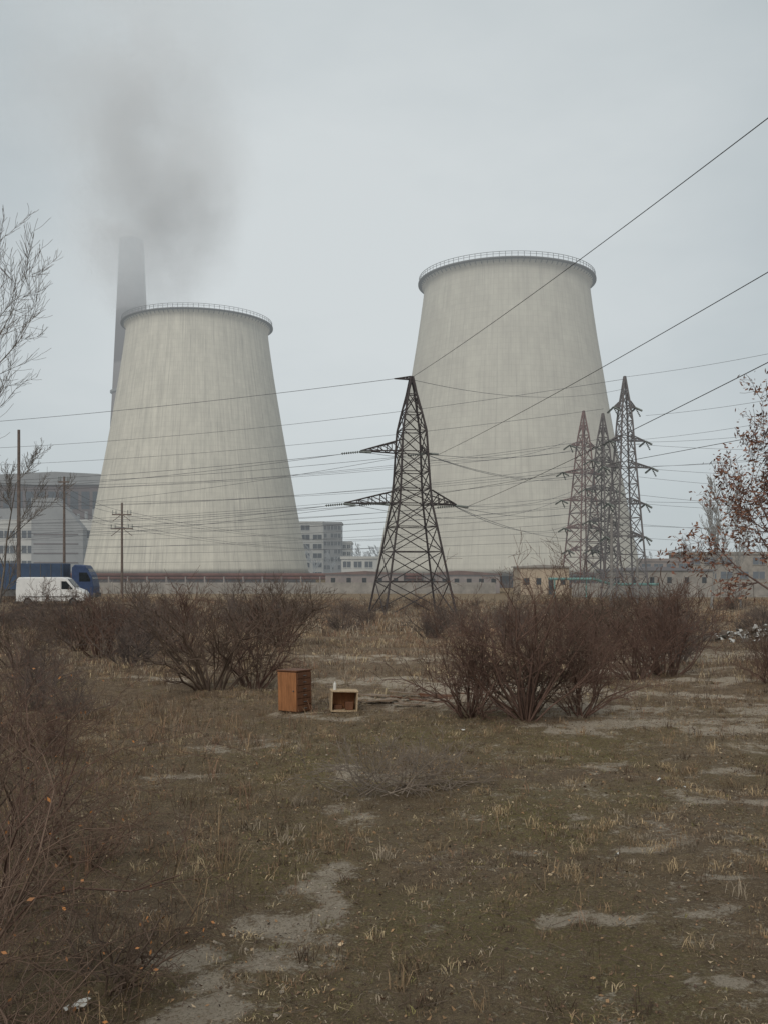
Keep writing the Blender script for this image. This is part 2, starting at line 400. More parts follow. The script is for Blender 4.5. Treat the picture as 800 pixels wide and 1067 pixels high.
# main shrub (centre right)
S, T = bush(11, 3.0, 1.45, 24, dep=3, rmin=.0032, nch=1.25, r=.036, up=.035, wig=.18, ang=.68, first=1, lr=.60, lo=.55)
put('shrub', seg_mesh('main_shrub', S, M_twig2), 2.75, 19.1, 1, sz=1.0)
tmpl = [seg_mesh('shrub_t%d' % i, bush(40+i, 1.15, sp_, st, dep=2, rmin=.0028, nch=1.6, r=.014, wig=.20, up=.03, ang=.68, first=(0 if i > 2 else 1), lr=.55)[0], mt, rscale=1.0)
        for i, (sp_, st, mt) in enumerate([(1.1, 26, M_twig), (.9, 24, M_twig2), (1.4, 28, M_twig2), (1.0, 20, M_twigfar), (1.5, 20, M_twigfar)])]
rr = random.Random(9)
PL = [(-4.3, 25, 2.5, 0), (-3.4, 25.8, 1.8, 1), (-7.6, 30, 2.0, 3), (-9.3, 33, 2.1, 2), (-4.0, 39, 2.6, 0), (-5.2, 43, 2.6, 3), (-9.5, 40, 2.4, 3),
      (-13.5, 42, 2.3, 4), (-12, 48, 2.6, 3), (-16.5, 50, 2.4, 3), (-19, 46, 2.2, 4), (-7.5, 52, 2.4, 3), (-2.2, 55, 2, 4), (-21, 60, 1.8, 3), (-26, 68, 2, 3),
      (6.9, 27, 2.1, 1), (8.2, 29, 2.4, 2), (9.6, 33, 2.2, 3), (7.4, 36, 2.5, 0), (10.9, 38, 2.3, 2), (5.2, 42, 2.3, 3), (13, 46, 2, 3), (5.2, 26, 1.9, 2),
      (9.6, 24.8, 1.0, 2), (10.6, 25.4, 1.2, 2), (11.6, 26, 1.2, 1), (2.2, 48, 2.0, 3), (14.5, 33, 1.3, 2), (17, 60, 2.2, 3), (8, 62, 2.3, 4), (-1, 72, 2.2, 3),
      (1.7, 19.8, 1.5, 2), (3.9, 19.9, 1.5, 2), (2.9, 20.3, 1.9, 0), (-6.4, 20.5, .9, 4), (-7.8, 22, 1.1, 3), (-5.4, 16.2, .7, 2), (-9, 26, 1.4, 4), (-11, 30, 1.6, 0),
      (-11, 36, 2, 0), (12, 31, 1.5, 0), (8.8, 42, 2.4, 0), (-7, 35, 2.2, 2)]
for (x, y, h, k) in PL: put('shrub', tmpl[k], x, y, h*1.05, rr.random()*6.28, h*(.95+.25*rr.random()))
for i in range(50):
    y = 50+rr.random()*75; x = (rr.random()*2-1)*(.42*y)
    if -40 < x < -22 and 70 < y: continue
    h = 1.2+rr.random()*1.2; put('shrub', tmpl[3+i % 2], x, y, h*1.4, rr.random()*6.28, h)
# foreground left shrubs with a few leaves
LC = [(.50, .22, .08), (.38, .18, .08), (.28, .14, .07)]
for i, (x, y, h, sp_, st) in enumerate([(-2.7, 6.4, 2.1, 1.0, 20), (-3.3, 8.2, 2.6, .9, 22), (-4.3, 10.6, 2.7, .9, 20), (-2.15, 5.2, 1.3, 1.3, 14), (-5.6, 13.5, 2.5, .9, 20), (-2.0, 7.2, 1.0, 1.6, 14), (-3.1, 10.2, 1.2, 1.4, 14), (-7.2, 17, 2.2, 1, 18)]):
    S, T = bush(70+i, h, sp_, st, dep=2, rmin=.0022, nch=1.3, r=.014, wig=.22, up=-.01, ang=.7)
    put('leafy_shrub', seg_mesh('leafy_shrub', S, [M_twignear, M_twig2, M_twig][i % 3]), x, y, 1, leaf=leafmesh('lv', T, random.Random(i), .018, LC, prob=.07))
# fallen brush (lying dead branches)
S = []; T = []; rng = random.Random(3)
for i in range(34):
    a = rng.choice([0, math.pi])+rng.gauss(0, .5)
    grow(S, T, Vector((rng.gauss(0, .4), rng.gauss(0, .15), .03)), Vector((math.cos(a), math.sin(a)*.5, .6)).normalized(), .65, .009, 2, rng, -.01, .18, 1.4, .6, rmin=.003)
put('fallen_branches', seg_mesh('fallen_branches', S, simple('dead_grey_wood', (.24, .20, .165))), .05, 13.3, 1)

# trees
def tree(seed, h, tr, dep, rmin, spread=.75, nch=1.7, lean=(0, 0), up=.06, lr=.6):
    rng = random.Random(seed); S = []; T = []
    grow(S, T, Vector((0, 0, -.2)), Vector((lean[0], lean[1], 1)).normalized(), h, tr, dep, rng, up, .09, nch, spread, n=6, rmin=rmin, taper=.8, first=1, lr=lr)
    return S, T
S, T = tree(2, 12.6, .17, 3, .007, nch=2.1, lr=.46, up=.07, spread=.62, lean=(.03, 0)); put('bare_tree', seg_mesh('bare_tree', S, M_tree, sides=3), -17.3, 39, 1)
S, T = tree(5, 10.5, .13, 3, .007, nch=2.0, lr=.44, up=.08, spread=.6); put('bare_tree', seg_mesh('bare_tree', S, M_tree, sides=3), -16.9, 41, 1)
S, T = tree(8, 7.0, .08, 3, .006, nch=1.9, lr=.44, up=.08, spread=.6); put('bare_tree', seg_mesh('bare_tree', S, M_tree, sides=3), -14.6, 37, 1, sz=.95)
S, T = tree(21, 6.4, .12, 3, .007, spread=.95, nch=1.6, lr=.56, lean=(-.14, 0), up=.02)
put('brown_leaved_tree', seg_mesh('brown_leaved_tree', S, M_treered, sides=4), 14.0, 34, 1,
    leaf=leafmesh('lv', T+[s[3:6] for s in S[::3]], random.Random(2), .085, [(.19, .095, .07), (.15, .08, .06), (.24, .13, .085)], prob=.50, per=3, jit=.13))
S, T = tree(31, 12.5, .2, 3, .024, spread=.5, nch=1.9, lr=.45, up=.12); put('bare_tree', seg_mesh('pale_tree', S, M_treepale), 38.8, 118, 1)
S, T = tree(33, 10, .15, 3, .024, spread=.5, nch=1.7, lr=.45, up=.12); put('bare_tree', seg_mesh('pale_tree', S, M_treepale), 41.6, 116, 1)
# distant tree mass
allS = []
base = [np.array(tree(90+i, 9, .22, 3, .05, spread=.6, nch=1.3, lr=.5)[0]) for i in range(3)]
for i in range(90):
    y = 330+rr.random()*200; x = -30+rr.random()*280
    if i > 72: x = -15+rr.random()*40
    b_ = base[i % 3].copy(); s = .8+rr.random()*.5
    b_ *= s; b_[:, [0, 3]] += x; b_[:, [1, 4]] += y; b_[:, [2, 5]] -= 1.8; allS.append(b_)
link(bpy.data.objects.new('distant_trees', seg_mesh('distant_trees', np.concatenate(allS), M_treefar)))

# ------------------------------------------------------------ cooling towers
def tower_mat(seed, stain, c0, c1):
    m, t = newmat('tower_concrete')
    tc = t.add('ShaderNodeTexCoord').outputs['Object']
    sx = t.add('ShaderNodeSeparateXYZ'); t.l.new(tc, sx.inputs[0])
    ang = t.math('ARCTAN2', sx.outputs[0], t.math('MULTIPLY', sx.outputs[1], -1.0))
    def cyl(ka, kz, off=0.):
        cb = t.add('ShaderNodeCombineXYZ'); t.l.new(t.math('MULTIPLY', ang, ka), cb.inputs[0])
        t.l.new(t.math('MULTIPLY', sx.outputs[2], kz), cb.inputs[1]); cb.inputs[2].default_value = seed+off; return cb.outputs[0]
    st = t.noise(cyl(26, .045), 1.0, 6, .7)
    st2 = t.noise(cyl(70, .07, 5), 1.0, 4, .7)
    pat = t.noise(cyl(6, .16, 9), 1.0, 5, .6)
    c = t.mix(t.ramp(pat, [(.3, 0.), (.7, 1.)]), c0, c1)
    c = t.mix(t.ramp(st, [(.46, 0.), (.75, stain)]), c, (.36, .345, .30))
    c = t.mix(t.ramp(st2, [(.52, 0.), (.72, stain*.9)]), c, (.28, .265, .24))
    br = t.add('ShaderNodeTexBrick'); br.offset = 0.0; t.l.new(cyl(30, 1.0), br.inputs['Vector'])
    br.inputs['Color1'].default_value = (1, 1, 1, 1); br.inputs['Color2'].default_value = (.91, .91, .91, 1); br.inputs['Mortar'].default_value = (.80, .80, .80, 1)
    br.inputs['Scale'].default_value = 1; br.inputs['Mortar Size'].default_value = .06; br.inputs['Brick Width'].default_value = 1.57; br.inputs['Row Height'].default_value = 1.45
    c = t.mix(.6, c, br.outputs['Color'], 'MULTIPLY')
    top = t.ramp(t.math('DIVIDE', sx.outputs[2], 90.), [(.30, 0.), (.97, 1.)])
    dr = t.math('MULTIPLY', t.ramp(t.noise(cyl(120, .014, 3), 1., 3, .6), [(.58, 0.), (.66, .85)]), top)
    c = t.mix(t.math('MULTIPLY', dr, stain), c, (.20, .19, .18))
    hz = t.ramp(t.math('DIVIDE', sx.outputs[2], 90.), [(0., .14), (1., .25)])  # haze painted into the concrete, stronger towards the top
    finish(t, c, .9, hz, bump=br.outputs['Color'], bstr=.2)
    return m
M_rim = simple('tower_rim_steel', (.13, .135, .14), haze=.22)
M_dark = simple('tower_interior_dark', (.05, .035, .03), haze=.12)
PR = [(0, 37.3), (.08, 36.1), (.2, 34.1), (.3, 32.5), (.4, 31.0), (.5, 29.4), (.6, 27.9), (.7, 26.5), (.8, 25.1), (.88, 24.1), (.95, 23.3), (1.0, 22.9)]
def rad(f): return float(np.interp(f, [p[0] for p in PR], [p[1] for p in PR]))
def cooling_tower(x, y, mat, ht=85.0):
    e = empty('cooling_tower', (x, y, -1.8)); N = 144; prof = []
    z0 = 2.9
    zs = np.linspace(z0, ht-2.0, 40)
    for z in zs: prof.append((rad(z/ht), z))
    prof += [(23.3, ht-1.6), (23.8, ht-1.0), (23.8, ht), (22.7, ht), (22.5, ht-3)]
    for z in zs[::-4]: prof.append((rad(z/ht)-.7, z))
    V = []; k = len(prof)
    for (r_, z) in prof:
        for i in range(N):
            a = 2*math.pi*i/N; V.append((r_*math.cos(a), r_*math.sin(a), z))
    F = [(j*N+i, j*N+(i+1) % N, ((j+1) % k)*N+(i+1) % N, ((j+1) % k)*N+i) for j in range(k) for i in range(N)]
    o = bpy.data.objects.new('shell', mesh_np('shell', V, F, [mat], smooth=True)); link(o, e)
    S = []
    for i in range(96):
        a = 2*math.pi*i/96; r_ = 24.5; c_, s_ = math.cos(a), math.sin(a)
        S.append((r_*c_, r_*s_, ht-.2, r_*c_, r_*s_, ht+1.25, .08, .08))
        S.append((23.7*c_, 23.7*s_, ht-1.3, 24.7*c_, 24.7*s_, ht-.3, .1, .1))
        b = 2*math.pi*(i+1)/96
        for z, r2 in ((ht+1.25, .07), (ht+.7, .05)):
            S.append((r_*c_, r_*s_, z, r_*math.cos(b), r_*math.sin(b), z, r2, r2))
    link(bpy.data.objects.new('railing', seg_mesh('railing', S, M_rim, 4)), e)
    V = []
    for (r_, z) in ((23.85, ht-.5), (24.8, ht-.5), (24.8, ht-.1), (23.85, ht-.1)):
        for i in range(N):
            a = 2*math.pi*i/N; V.append((r_*math.cos(a), r_*math.sin(a), z))
    F = [(j*N+i, j*N+(i+1) % N, ((j+1) % 4)*N+(i+1) % N, ((j+1) % 4)*N+i) for j in range(4) for i in range(N)]
    link(bpy.data.objects.new('walkway', mesh_np('walkway', V, F, [M_rim])), e)
    S = []
    for i in range(48):
        a = 2*math.pi*i/48; r1 = rad(z0/ht)-.3; r0 = rad(0)+.6
        for da in (-.5, .5):
            b = a+da*2*math.pi/48
            S.append((r0*math.cos(a), r0*math.sin(a), -.5, r1*math.cos(b), r1*math.sin(b), z0+.1, .3, .3))
    link(bpy.data.objects.new('inlet_columns', seg_mesh('inlet_columns', S, M_dark, 6)), e)
    B().cyl((0, 0, -.5), (0, 0, z0-.1), 34.5, k=64).obj('fill_core', M_dark, e)
    B().cyl((0, 0, -.5), (0, 0, .9), 39, k=96).obj('basin', M_dark, e)
    return e
cooling_tower(-61.6, 330, tower_mat(1.0, .75, (.52, .505, .435), (.64, .62, .535)))
cooling_tower(34.3, 280, tower_mat(7.0, .45, (.46, .445, .39), (.55, .54, .47)))

# chimney
m, t = newmat('chimney_concrete'); tc = t.add('ShaderNodeTexCoord').outputs['Object']
sx = t.add('ShaderNodeSeparateXYZ'); t.l.new(tc, sx.inputs[0])
band = t.ramp(t.math('FRACT', t.math('DIVIDE', sx.outputs[2], 56.)), [(.47, 0.), (.5, 1.), (.97, 1.), (1., 0.)])
c = t.mix(band, (.11, .10, .105), (.20, .19, .195))
hz = t.ramp(t.math('DIVIDE', sx.outputs[2], 180.), [(0., .2), (.5, .24), (.76, .36), (.86, .62), (.95, .92)])  # painted haze rising with height, fades the shaft into the sky
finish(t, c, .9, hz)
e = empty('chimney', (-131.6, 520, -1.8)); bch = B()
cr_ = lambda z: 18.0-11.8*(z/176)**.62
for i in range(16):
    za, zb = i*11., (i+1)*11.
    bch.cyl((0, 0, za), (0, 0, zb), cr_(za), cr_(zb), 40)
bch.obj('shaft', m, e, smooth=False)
bch = B()
for z in (62, 96):
    bch.cyl((0, 0, z), (0, 0, z+1.0), cr_(z)+1.0, k=40)
bch.obj('service_platforms', simple('platform_steel', (.14, .14, .14), haze=.35), e)

# smoke plume (one object made of three billows)
se = empty('smoke_plume', (-131, 512, 170))
def plume(name, loc, sc, dens, seed, lo=.30, hi=.72):
    bpy.ops.mesh.primitive_uv_sphere_add(segments=32, ring_count=16); sm = bpy.context.object; sm.name = name
    sm.parent = se; sm.location = (loc[0]+131, loc[1]-512, loc[2]-170)
    sm.scale = sc
    m, t = newmat('smoke'); tc = t.add('ShaderNodeTexCoord').outputs['Object']
    ln = t.add('ShaderNodeVectorMath', operation='LENGTH'); t.l.new(tc, ln.inputs[0])
    of = t.add('ShaderNodeVectorMath', operation='ADD'); t.l.new(tc, of.inputs[0]); of.inputs[1].default_value = (seed, seed, 0)
    nz = t.noise(of.outputs[0], 2.1, 5, .62)
    fo = t.math('SUBTRACT', 1.0, ln.outputs['Value'], True)
    dn = t.math('MULTIPLY', fo, t.ramp(nz, [(lo, 0.), (hi, 1.)]))
    dn = t.math('MULTIPLY', dn, dens)
    sc_ = t.add('ShaderNodeVolumeScatter'); sc_.inputs['Color'].default_value = (.97, .975, .98, 1); t.l.new(dn, sc_.inputs['Density'])
    em = t.add('ShaderNodeEmission'); em.inputs[0].default_value = (.90, .965, 1, 1); t.l.new(t.math('MULTIPLY', dn, .135), em.inputs[1])  # glow added to the smoke, stands in for multiply scattered light
    ad = t.add('ShaderNodeAddShader'); t.l.new(sc_.outputs[0], ad.inputs[0]); t.l.new(em.outputs[0], ad.inputs[1])
    ou = t.add('ShaderNodeOutputMaterial'); t.l.new(ad.outputs[0], ou.inputs['Volume'])
    try: m.cycles.volume_step_rate = 1.5
    except Exception: pass
    sm.data.materials.append(m)
plume('lower_billow', (-118, 505, 173), (50, 34, 50), .075, 0.0, .36, .66)
plume('middle_billow', (-112, 500, 212), (56, 32, 78), .060, 3.0, .38, .66)
plume('upper_billow', (-134, 500, 262), (82, 34, 92), .032, 6.0, .38, .66)

# ------------------------------------------------------------ pylons
def beam(S, a, b, r): S.append((*a, *b, r, r))
def lattice(levels, rleg=.09, rbr=.05):
    S = []
    def cr(z, w): return [(-w/2, -w/2, z), (w/2, -w/2, z), (w/2, w/2, z), (-w/2, w/2, z)]
    for (z0, w0), (z1, w1) in zip(levels[:-1], levels[1:]):
        A, C = cr(z0, w0), cr(z1, w1)
        for i in range(4):
            j = (i+1) % 4
            beam(S, A[i], C[i], rleg); beam(S, A[i], C[j], rbr); beam(S, A[j], C[i], rbr)
            beam(S, C[i], C[j], rbr)
    return S
def arm(S, z, w, reach, side, r=.06, rise=1.2, tipz=0):
    tip = (side*reach, 0, z+tipz); n = 4
    for sy in (-1, 1):
        a = (side*w/2, sy*w/2, z); b = (side*w/2, sy*w/2, z+rise)
        beam(S, a, tip, r*1.1); beam(S, b, tip, r*1.1)
        for i in range(1, n):
            f0 = (i-1)/n; f1 = i/n
            lo0 = tuple(a[k]+(tip[k]-a[k])*f0 for k in range(3)); lo1 = tuple(a[k]+(tip[k]-a[k])*f1 for k in range(3))
            hi1 = tuple(b[k]+(tip[k]-b[k])*f1 for k in range(3))
            beam(S, lo1, hi1, r*.7); beam(S, lo0, hi1, r*.7)
            if sy < 0: beam(S, lo1, (lo1[0], -lo1[1], lo1[2]), r*.6)
def insul(S, a, b, r=.13, n=9):
    a = Vector(a); b = Vector(b)
    beam(S, a, b, .03)
    for i in range(n):
        f0 = (i+.2)/n; f1 = (i+.75)/n; p = a.lerp(b, f0); q = a.lerp(b, f1); S.append((*p, *q, r, r*.4))
M_ins = simple('insulator_glass', (.14, .16, .15), rough=.3, haze=.03)
px, py = 2.75, 100.0; pz = Hf(px, py)
e = empty('transmission_tower', (px, py, pz), R(14))
HT = -.9   # drop of the upper works
S = lattice([(0, 7.2), (3.4, 6.0), (6.4, 4.95), (8.9, 4.1), (11.2, 3.3), (12.7, 3.05), (14.4, 2.85), (16.4, 2.65), (18.5, 2.4), (20.3, 1.7), (22.2, .85), (24.0, .22)], .12, .06)
for sx_ in (-1, 1):
    for sy_ in (-1, 1): S.append((sx_*3.6, sy_*3.6, -.6, sx_*3.6, sy_*3.6, .3, .3, .25))
A1, A2, A3 = 11.2, 16.4, 23.7
arm(S, A1, 3.3, 6.8, -1, .08, 1.3); arm(S, A1, 3.3, 4.7, 1, .08, 1.3)
arm(S, A2, 2.65, 5.2, -1, .075, 1.1); arm(S, A2, 2.65, 1.7, 1, .06, .8)
arm(S, A3, .3, 1.8, -1, .06, .3)
link(bpy.data.objects.new('lattice', seg_mesh('lattice', S, M_steel, 4)), e)
rot = Matrix.Rotation(R(14), 3, 'Z')
def W(lx, ly, lz): v = rot @ Vector((lx, ly, lz)); return Vector((px+v.x, py+v.y, pz+v.z))
S = []
for (lx, lz) in ((-6.8, A1), (-5.2, A2), (4.7, A1), (-3.4, A1+.1), (1.6, A2)):
    insul(S, (lx, 0, lz-.1), (lx-1.8, .9, lz-.25), .14); insul(S, (lx, 0, lz-.1), (lx+.7, -1.8, lz-.35), .14)
link(bpy.data.objects.new('insulators', seg_mesh('insulators', S, M_ins, 6)), e)

def pyl(x, y, h, w, mat, arms, rz):
    z = Hf(x, y); e = empty('transmission_tower', (x, y, z), rz)
    lv = []; n = 13
    for i in range(n+1):
        f = i/n; f = f**.85; wz = w*(1-f)**1.15+ .9*(f < .99)*min(1, (1-f)*6)+.15
        lv.append((h*f, wz))
    S = lattice(lv, .14, .07)
    for (az_, rl, rr_) in arms:
        arm(S, az_, 1.3, rl, -1, .09, .9); arm(S, az_, 1.3, rr_, 1, .09, .9)
    link(bpy.data.objects.new('lattice', seg_mesh('lattice', S, mat, 4)), e)
    S = []
    for (az_, rl, rr_) in arms:
        for q in (-rl, rr_):
            insul(S, (q, 0, az_), (q+.3, -1.6, az_-.7), .18, 7); insul(S, (q, 0, az_), (q-.3, 1.6, az_-.7), .18, 7)
            insul(S, (q, 0, az_), (q+.9, .3, az_-1.3), .16, 6)
    link(bpy.data.objects.new('insulators', seg_mesh('insulators', S, M_ins, 6)), e)
pyl(36.2, 150, 33.7, 4.3, M_steel2, [(9.5, 3.0, 3.4), (14.5, 2.6, 3.4), (20, 3.4, 4.4), (24, 2.4, 3.4), (29, 1.8, 1.8)], R(12))
pyl(38.4, 175, 32.0, 4.2, M_steel2, [(8, 3.2, 3.2), (13, 3.7, 3.4), (18.5, 4.6, 3.8), (23.5, 3.2, 3.2)], R(40))
pyl(36.2, 181, 33.4, 5.0, M_steel3, [(8, 3.4, 3.2), (12, 4.2, 3.8), (17, 4.8, 4.2), (22, 4.6, 3.8), (27, 3, 2.5)], R(25))

# power lines
WS = []; WN = []
def wire(L, a, b, sag, r, n=36):
    a = Vector(a); b = Vector(b); prev = None
    for i in range(n+1):
        f = i/n; p = a.lerp(b, f); p.z -= sag*4*f*(1-f)
        if prev is not None: L.append((*prev, *p, r, r))
        prev = p.copy()
def over(a, x35, z35, sag, r):   # conductor spanning to the next tower behind the viewer
    f = (a.y-35)/(a.y+62); b = Vector((a.x+(x35-a.x)/f, -62, a.z+(z35+sag*4*f*(1-f)-a.z)/f)); wire(WN, a, b, sag, r, 60)
over(W(0, 0, 23.9), 14.5, 19.6, 2.0, .021)
over(W(2.4, -1.6, A2-.3), 14.5, 14.0, 1.6, .019)
over(W(5.1, -1.8, A1-.35), 14.5, 10.75, 1.4, .019)
over(W(-6.1, -1.8, A1-.35), 13.5, 7.7, 1.2, .012)
for (p, q, s, r_) in [
    (W(-1.8, 0, A3), (-112, 140, 21.2), 1.6, .03), (W(-7.0, .9, A2-.3), (-115, 150, 17.2), 2.2, .028), (W(-.3, .9, A2-.3), (-112, 155, 18.5), 2.6, .026),
    (W(-8.6, .9, A1-.3), (-115, 150, 11.6), 2, .028), (W(-5.2, .9, A1-.2), (-112, 156, 12.6), 2.3, .026), (W(2.9, .9, A1-.3), (-112, 160, 12.4), 2.6, .026),
    (W(-7.0, .9, A2-.3), (-112, 143, 15.0), 2.6, .026), (W(-8.6, .9, A1-.3), (-112, 165, 9.6), 2.3, .026), (W(-5.2, .9, A1-.2), (-112, 170, 7.5), 2.0, .026), (W(-.3, .9, A2-.3), (-112, 168, 14.2), 3.4, .024),
    ((36.2, 150, 31.5), (-150, 200, 27), 4.5, .036), ((33, 150, 27), (-150, 195, 23.5), 4, .034), ((39, 152, 22), (-150, 205, 20.5), 4, .034),
    ((32, 150, 18), (-150, 190, 17), 4, .034), ((34, 175, 21), (-150, 210, 19), 5, .036), ((42, 176, 16.5), (-150, 215, 14.5), 4, .036),
    ((32, 181, 15), (-150, 215, 12), 3.4, .036), ((32, 181, 20), (-150, 218, 22.5), 5, .036), ((40, 181, 10), (-150, 218, 9.0), 2.2, .036),
    ((33, 150, 22.5), (-150, 198, 21.5), 5.2, .034), ((33, 150, 12.5), (-150, 198, 10.5), 3, .034), ((41, 175, 11.5), (-150, 220, 7), 2.2, .036), ((32, 181, 25), (-150, 222, 26), 5.6, .036),
    ((33, 150, 17.5), (-150, 200, 15.5), 5.0, .034), ((39, 152, 12.3), (-150, 206, 13), 4.6, .034), ((32, 181, 5.8), (-150, 215, 5.5), 1.6, .034), ((33, 150, 7.4), (-150, 198, 8), 2.2, .034), ((40, 181, 15), (-150, 220, 17), 5.6, .034),
    (W(4.6, .9, A1), (34, 175, 17), 1.2, .03), (W(1.6, 1, A2), (33, 150, 22), 1.2, .03), (W(0, 0, A3), (36, 150, 30), 1.5, .028), (W(-4.6, 1, A2), (33, 181, 26), 2, .03),
    (W(4.6, .9, A1), (33, 150, 12.6), 1.5, .03), (W(1.6, 1, A2), (40, 181, 21.5), 2.4, .03), (W(-6, 1, A1), (32, 181, 15.5), 2.4, .03), (W(1.6, 1, A2), (33, 150, 17.6), 2, .03),
    (W(4.6, .9, A1), (34, 175, 11.5), 2.4, .03), (W(4.6, .9, A1), (33, 150, 7.6), 1.4, .028),
    ((36.2, 150, 31.8), (75, 95, 33.5), 1.5, .028), ((39.4, 150, 26), (76, 95, 29.5), 2, .028), ((40.4, 150, 18.3), (78, 95, 21.2), 1.6, .03),
    ((39.4, 150, 22.0), (78, 95, 25.2), 2.4, .028), ((39.4, 150, 13), (78, 95, 14), 1.6, .03), ((42, 176, 16.3), (140, 165, 17), 3.5, .036), ((34, 150, 18.3), (74, 95, 18.8), 1.6, .028),
    ((42, 176, 21), (140, 165, 24), 3.5, .034), ((41, 175, 11), (140, 160, 12), 2.6, .036), ((40, 181, 26), (140, 168, 29), 3.5, .034), ((40, 181, 11), (140, 168, 15), 2.6, .034),
    ((42, 176, 6.5), (140, 160, 8), 2, .034), ((33.5, 150, 22), (74, 97, 27), 2.2, .026), ((39.5, 150, 7.5), (78, 97, 8.5), 1.6, .028), ((40, 181, 15.4), (140, 168, 20), 4.2, .034), ((40, 181, 20.4), (140, 168, 21), 4, .034)]:
    wire(WS, p, q, s, r_)

# utility poles on the left
M_pole = simple('weathered_pole', (.13, .10, .085), haze=.03); M_polef = simple('concrete_pole', (.2, .19, .18), haze=.05)
def upole(x, y, top, r, arms, mat):
    z = Hf(x, y); e = empty('utility_pole', (x, y, z)); b = B(); b.cyl((0, 0, -.5), (0, 0, top-z), r, r*.65, 12); b.obj('post', mat, e)
    if arms:
        b = B()
        for (h, wd) in arms:
            b.box((0, -.1, h-z), (wd, .14, .16))
            b.box((-wd*.25, -.1, h-z-.45), (wd*.55, .07, .07), 0, R(-38)); b.box((wd*.25, -.1, h-z-.45), (wd*.55, .07, .07), 0, R(38))
        b.obj('cross_arms', mat, e)
        S = []
        for (h, wd) in arms:
            for q in (-.47, 0.3, -.3, .47): insul(S, (wd*q, -.1, h-z+.1), (wd*q, -.1, h-z+.6), .09, 3)
        link(bpy.data.objects.new('insulators', seg_mesh('ins', S, M_ins, 6)), e)
upole(-34.8, 95, 16.2, .2, [], M_pole)
upole(-35.6, 111, 13.2, .17, [(12.6, 1.2)], M_pole)
upole(-35.2, 134, 11.8, .19, [(10.2, 2.6), (8.3, 3.0)], M_pole)
upole(27.6, 121, 9.5, .24, [], M_polef); upole(31.5, 124, 4.2, .2, [], M_polef)
for (zz) in (9.9, 8.1):
    for q in (-1.2, 1.2):
        wire(WS, (-35.2+q, 134, zz+.6), (-36+q*.4, 111, zz+2.2), .5, .022, 10); wire(WS, (-35.2+q, 134, zz+.6), (5+q, 215, zz), 2, .025, 20)
        wire(WS, (-36+q*.4, 111, zz+2.2), (-60, 60, zz+3), .8, .02, 16)
link(bpy.data.objects.new('power_lines', seg_mesh('power_lines', np.array(WS), M_wire, 4)))
link(bpy.data.objects.new('overhead_power_lines', seg_mesh('overhead_power_lines', np.array(WN), M_wire2, 5)))

# ------------------------------------------------------------ buildings
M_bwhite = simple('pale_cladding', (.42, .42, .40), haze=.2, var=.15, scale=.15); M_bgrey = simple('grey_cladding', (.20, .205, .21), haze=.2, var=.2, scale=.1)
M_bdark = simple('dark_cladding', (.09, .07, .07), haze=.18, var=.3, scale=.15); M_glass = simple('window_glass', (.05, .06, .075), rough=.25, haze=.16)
M_beige = simple('beige_render', (.42, .34, .25), haze=.06, var=.25, scale=.5); M_roofb = simple('brown_roof', (.14, .085, .07), haze=.10, scale=.5)
M_conc = simple('concrete_panel', (.27, .25, .225), haze=.06, var=.3, scale=.6); M_rust = simple('rusty_pipe', (.13, .065, .055), haze=.08, scale=.4)
M_bmid = simple('old_brick', (.22, .175, .155), haze=.14, scale=.4)
M_hglass = simple('hut_window_glass', (.05, .055, .06), rough=.3, haze=.05)

def block(name, x0, x1, y0, y1, z1, wall, floors, bays, band=None, parapet=None, zb=-1.9, side=None):
    e = empty(name, (0, 0, 0)); B().bb(x0, x1, y0, y1, zb, z1).obj('walls', wall, e)
    b = B(); fr = B(); fh = (z1-zb)/floors; bw = (x1-x0)/bays
    for f in range(floors):
        for k in range(bays):
            if (f*7+k*3) % 11 == 5: continue
            cx = x0+bw*(k+.5); cz = zb+fh*(f+.55)
            b.bb(cx-bw*.36, cx+bw*.36, y0-.06, y0+.3, cz-fh*.25, cz+fh*.25)
            fr.bb(cx-bw*.40, cx+bw*.40, y0-.25, y0-.01, cz-fh*.30, cz-fh*.26); fr.bb(cx-.07, cx+.07, y0-.14, y0-.07, cz-fh*.25, cz+fh*.25)
    b.obj('windows', M_glass, e); fr.obj('sills', wall, e)
    if side:
        b = B(); n = max(2, int((y1-y0)/5)); xx = x1 if side > 0 else x0
        for f in range(floors):
            for k in range(n):
                cy = y0+(y1-y0)*(k+.5)/n; cz = zb+fh*(f+.55); b.box((xx, cy, cz), (.24, (y1-y0)/n*.6, fh*.45))
        b.obj('side_windows', M_glass, e)
    B().bb(x0-.4, x1+.4, y0-.4, y1+.4, z1+.003, z1+.9).obj('parapet', parapet or wall, e)
    return e
e = block('office_block', -36.5, -26.0, 430, 452, 22.3, M_bwhite, 6, 2)
e = block('office_annex', -25.9, -18.4, 429, 446, 22.0, M_bgrey, 7, 5, side=1)
e = block('office_wing', -18.3, -14.6, 440, 470, 14, M_bwhite, 5, 2, side=1)
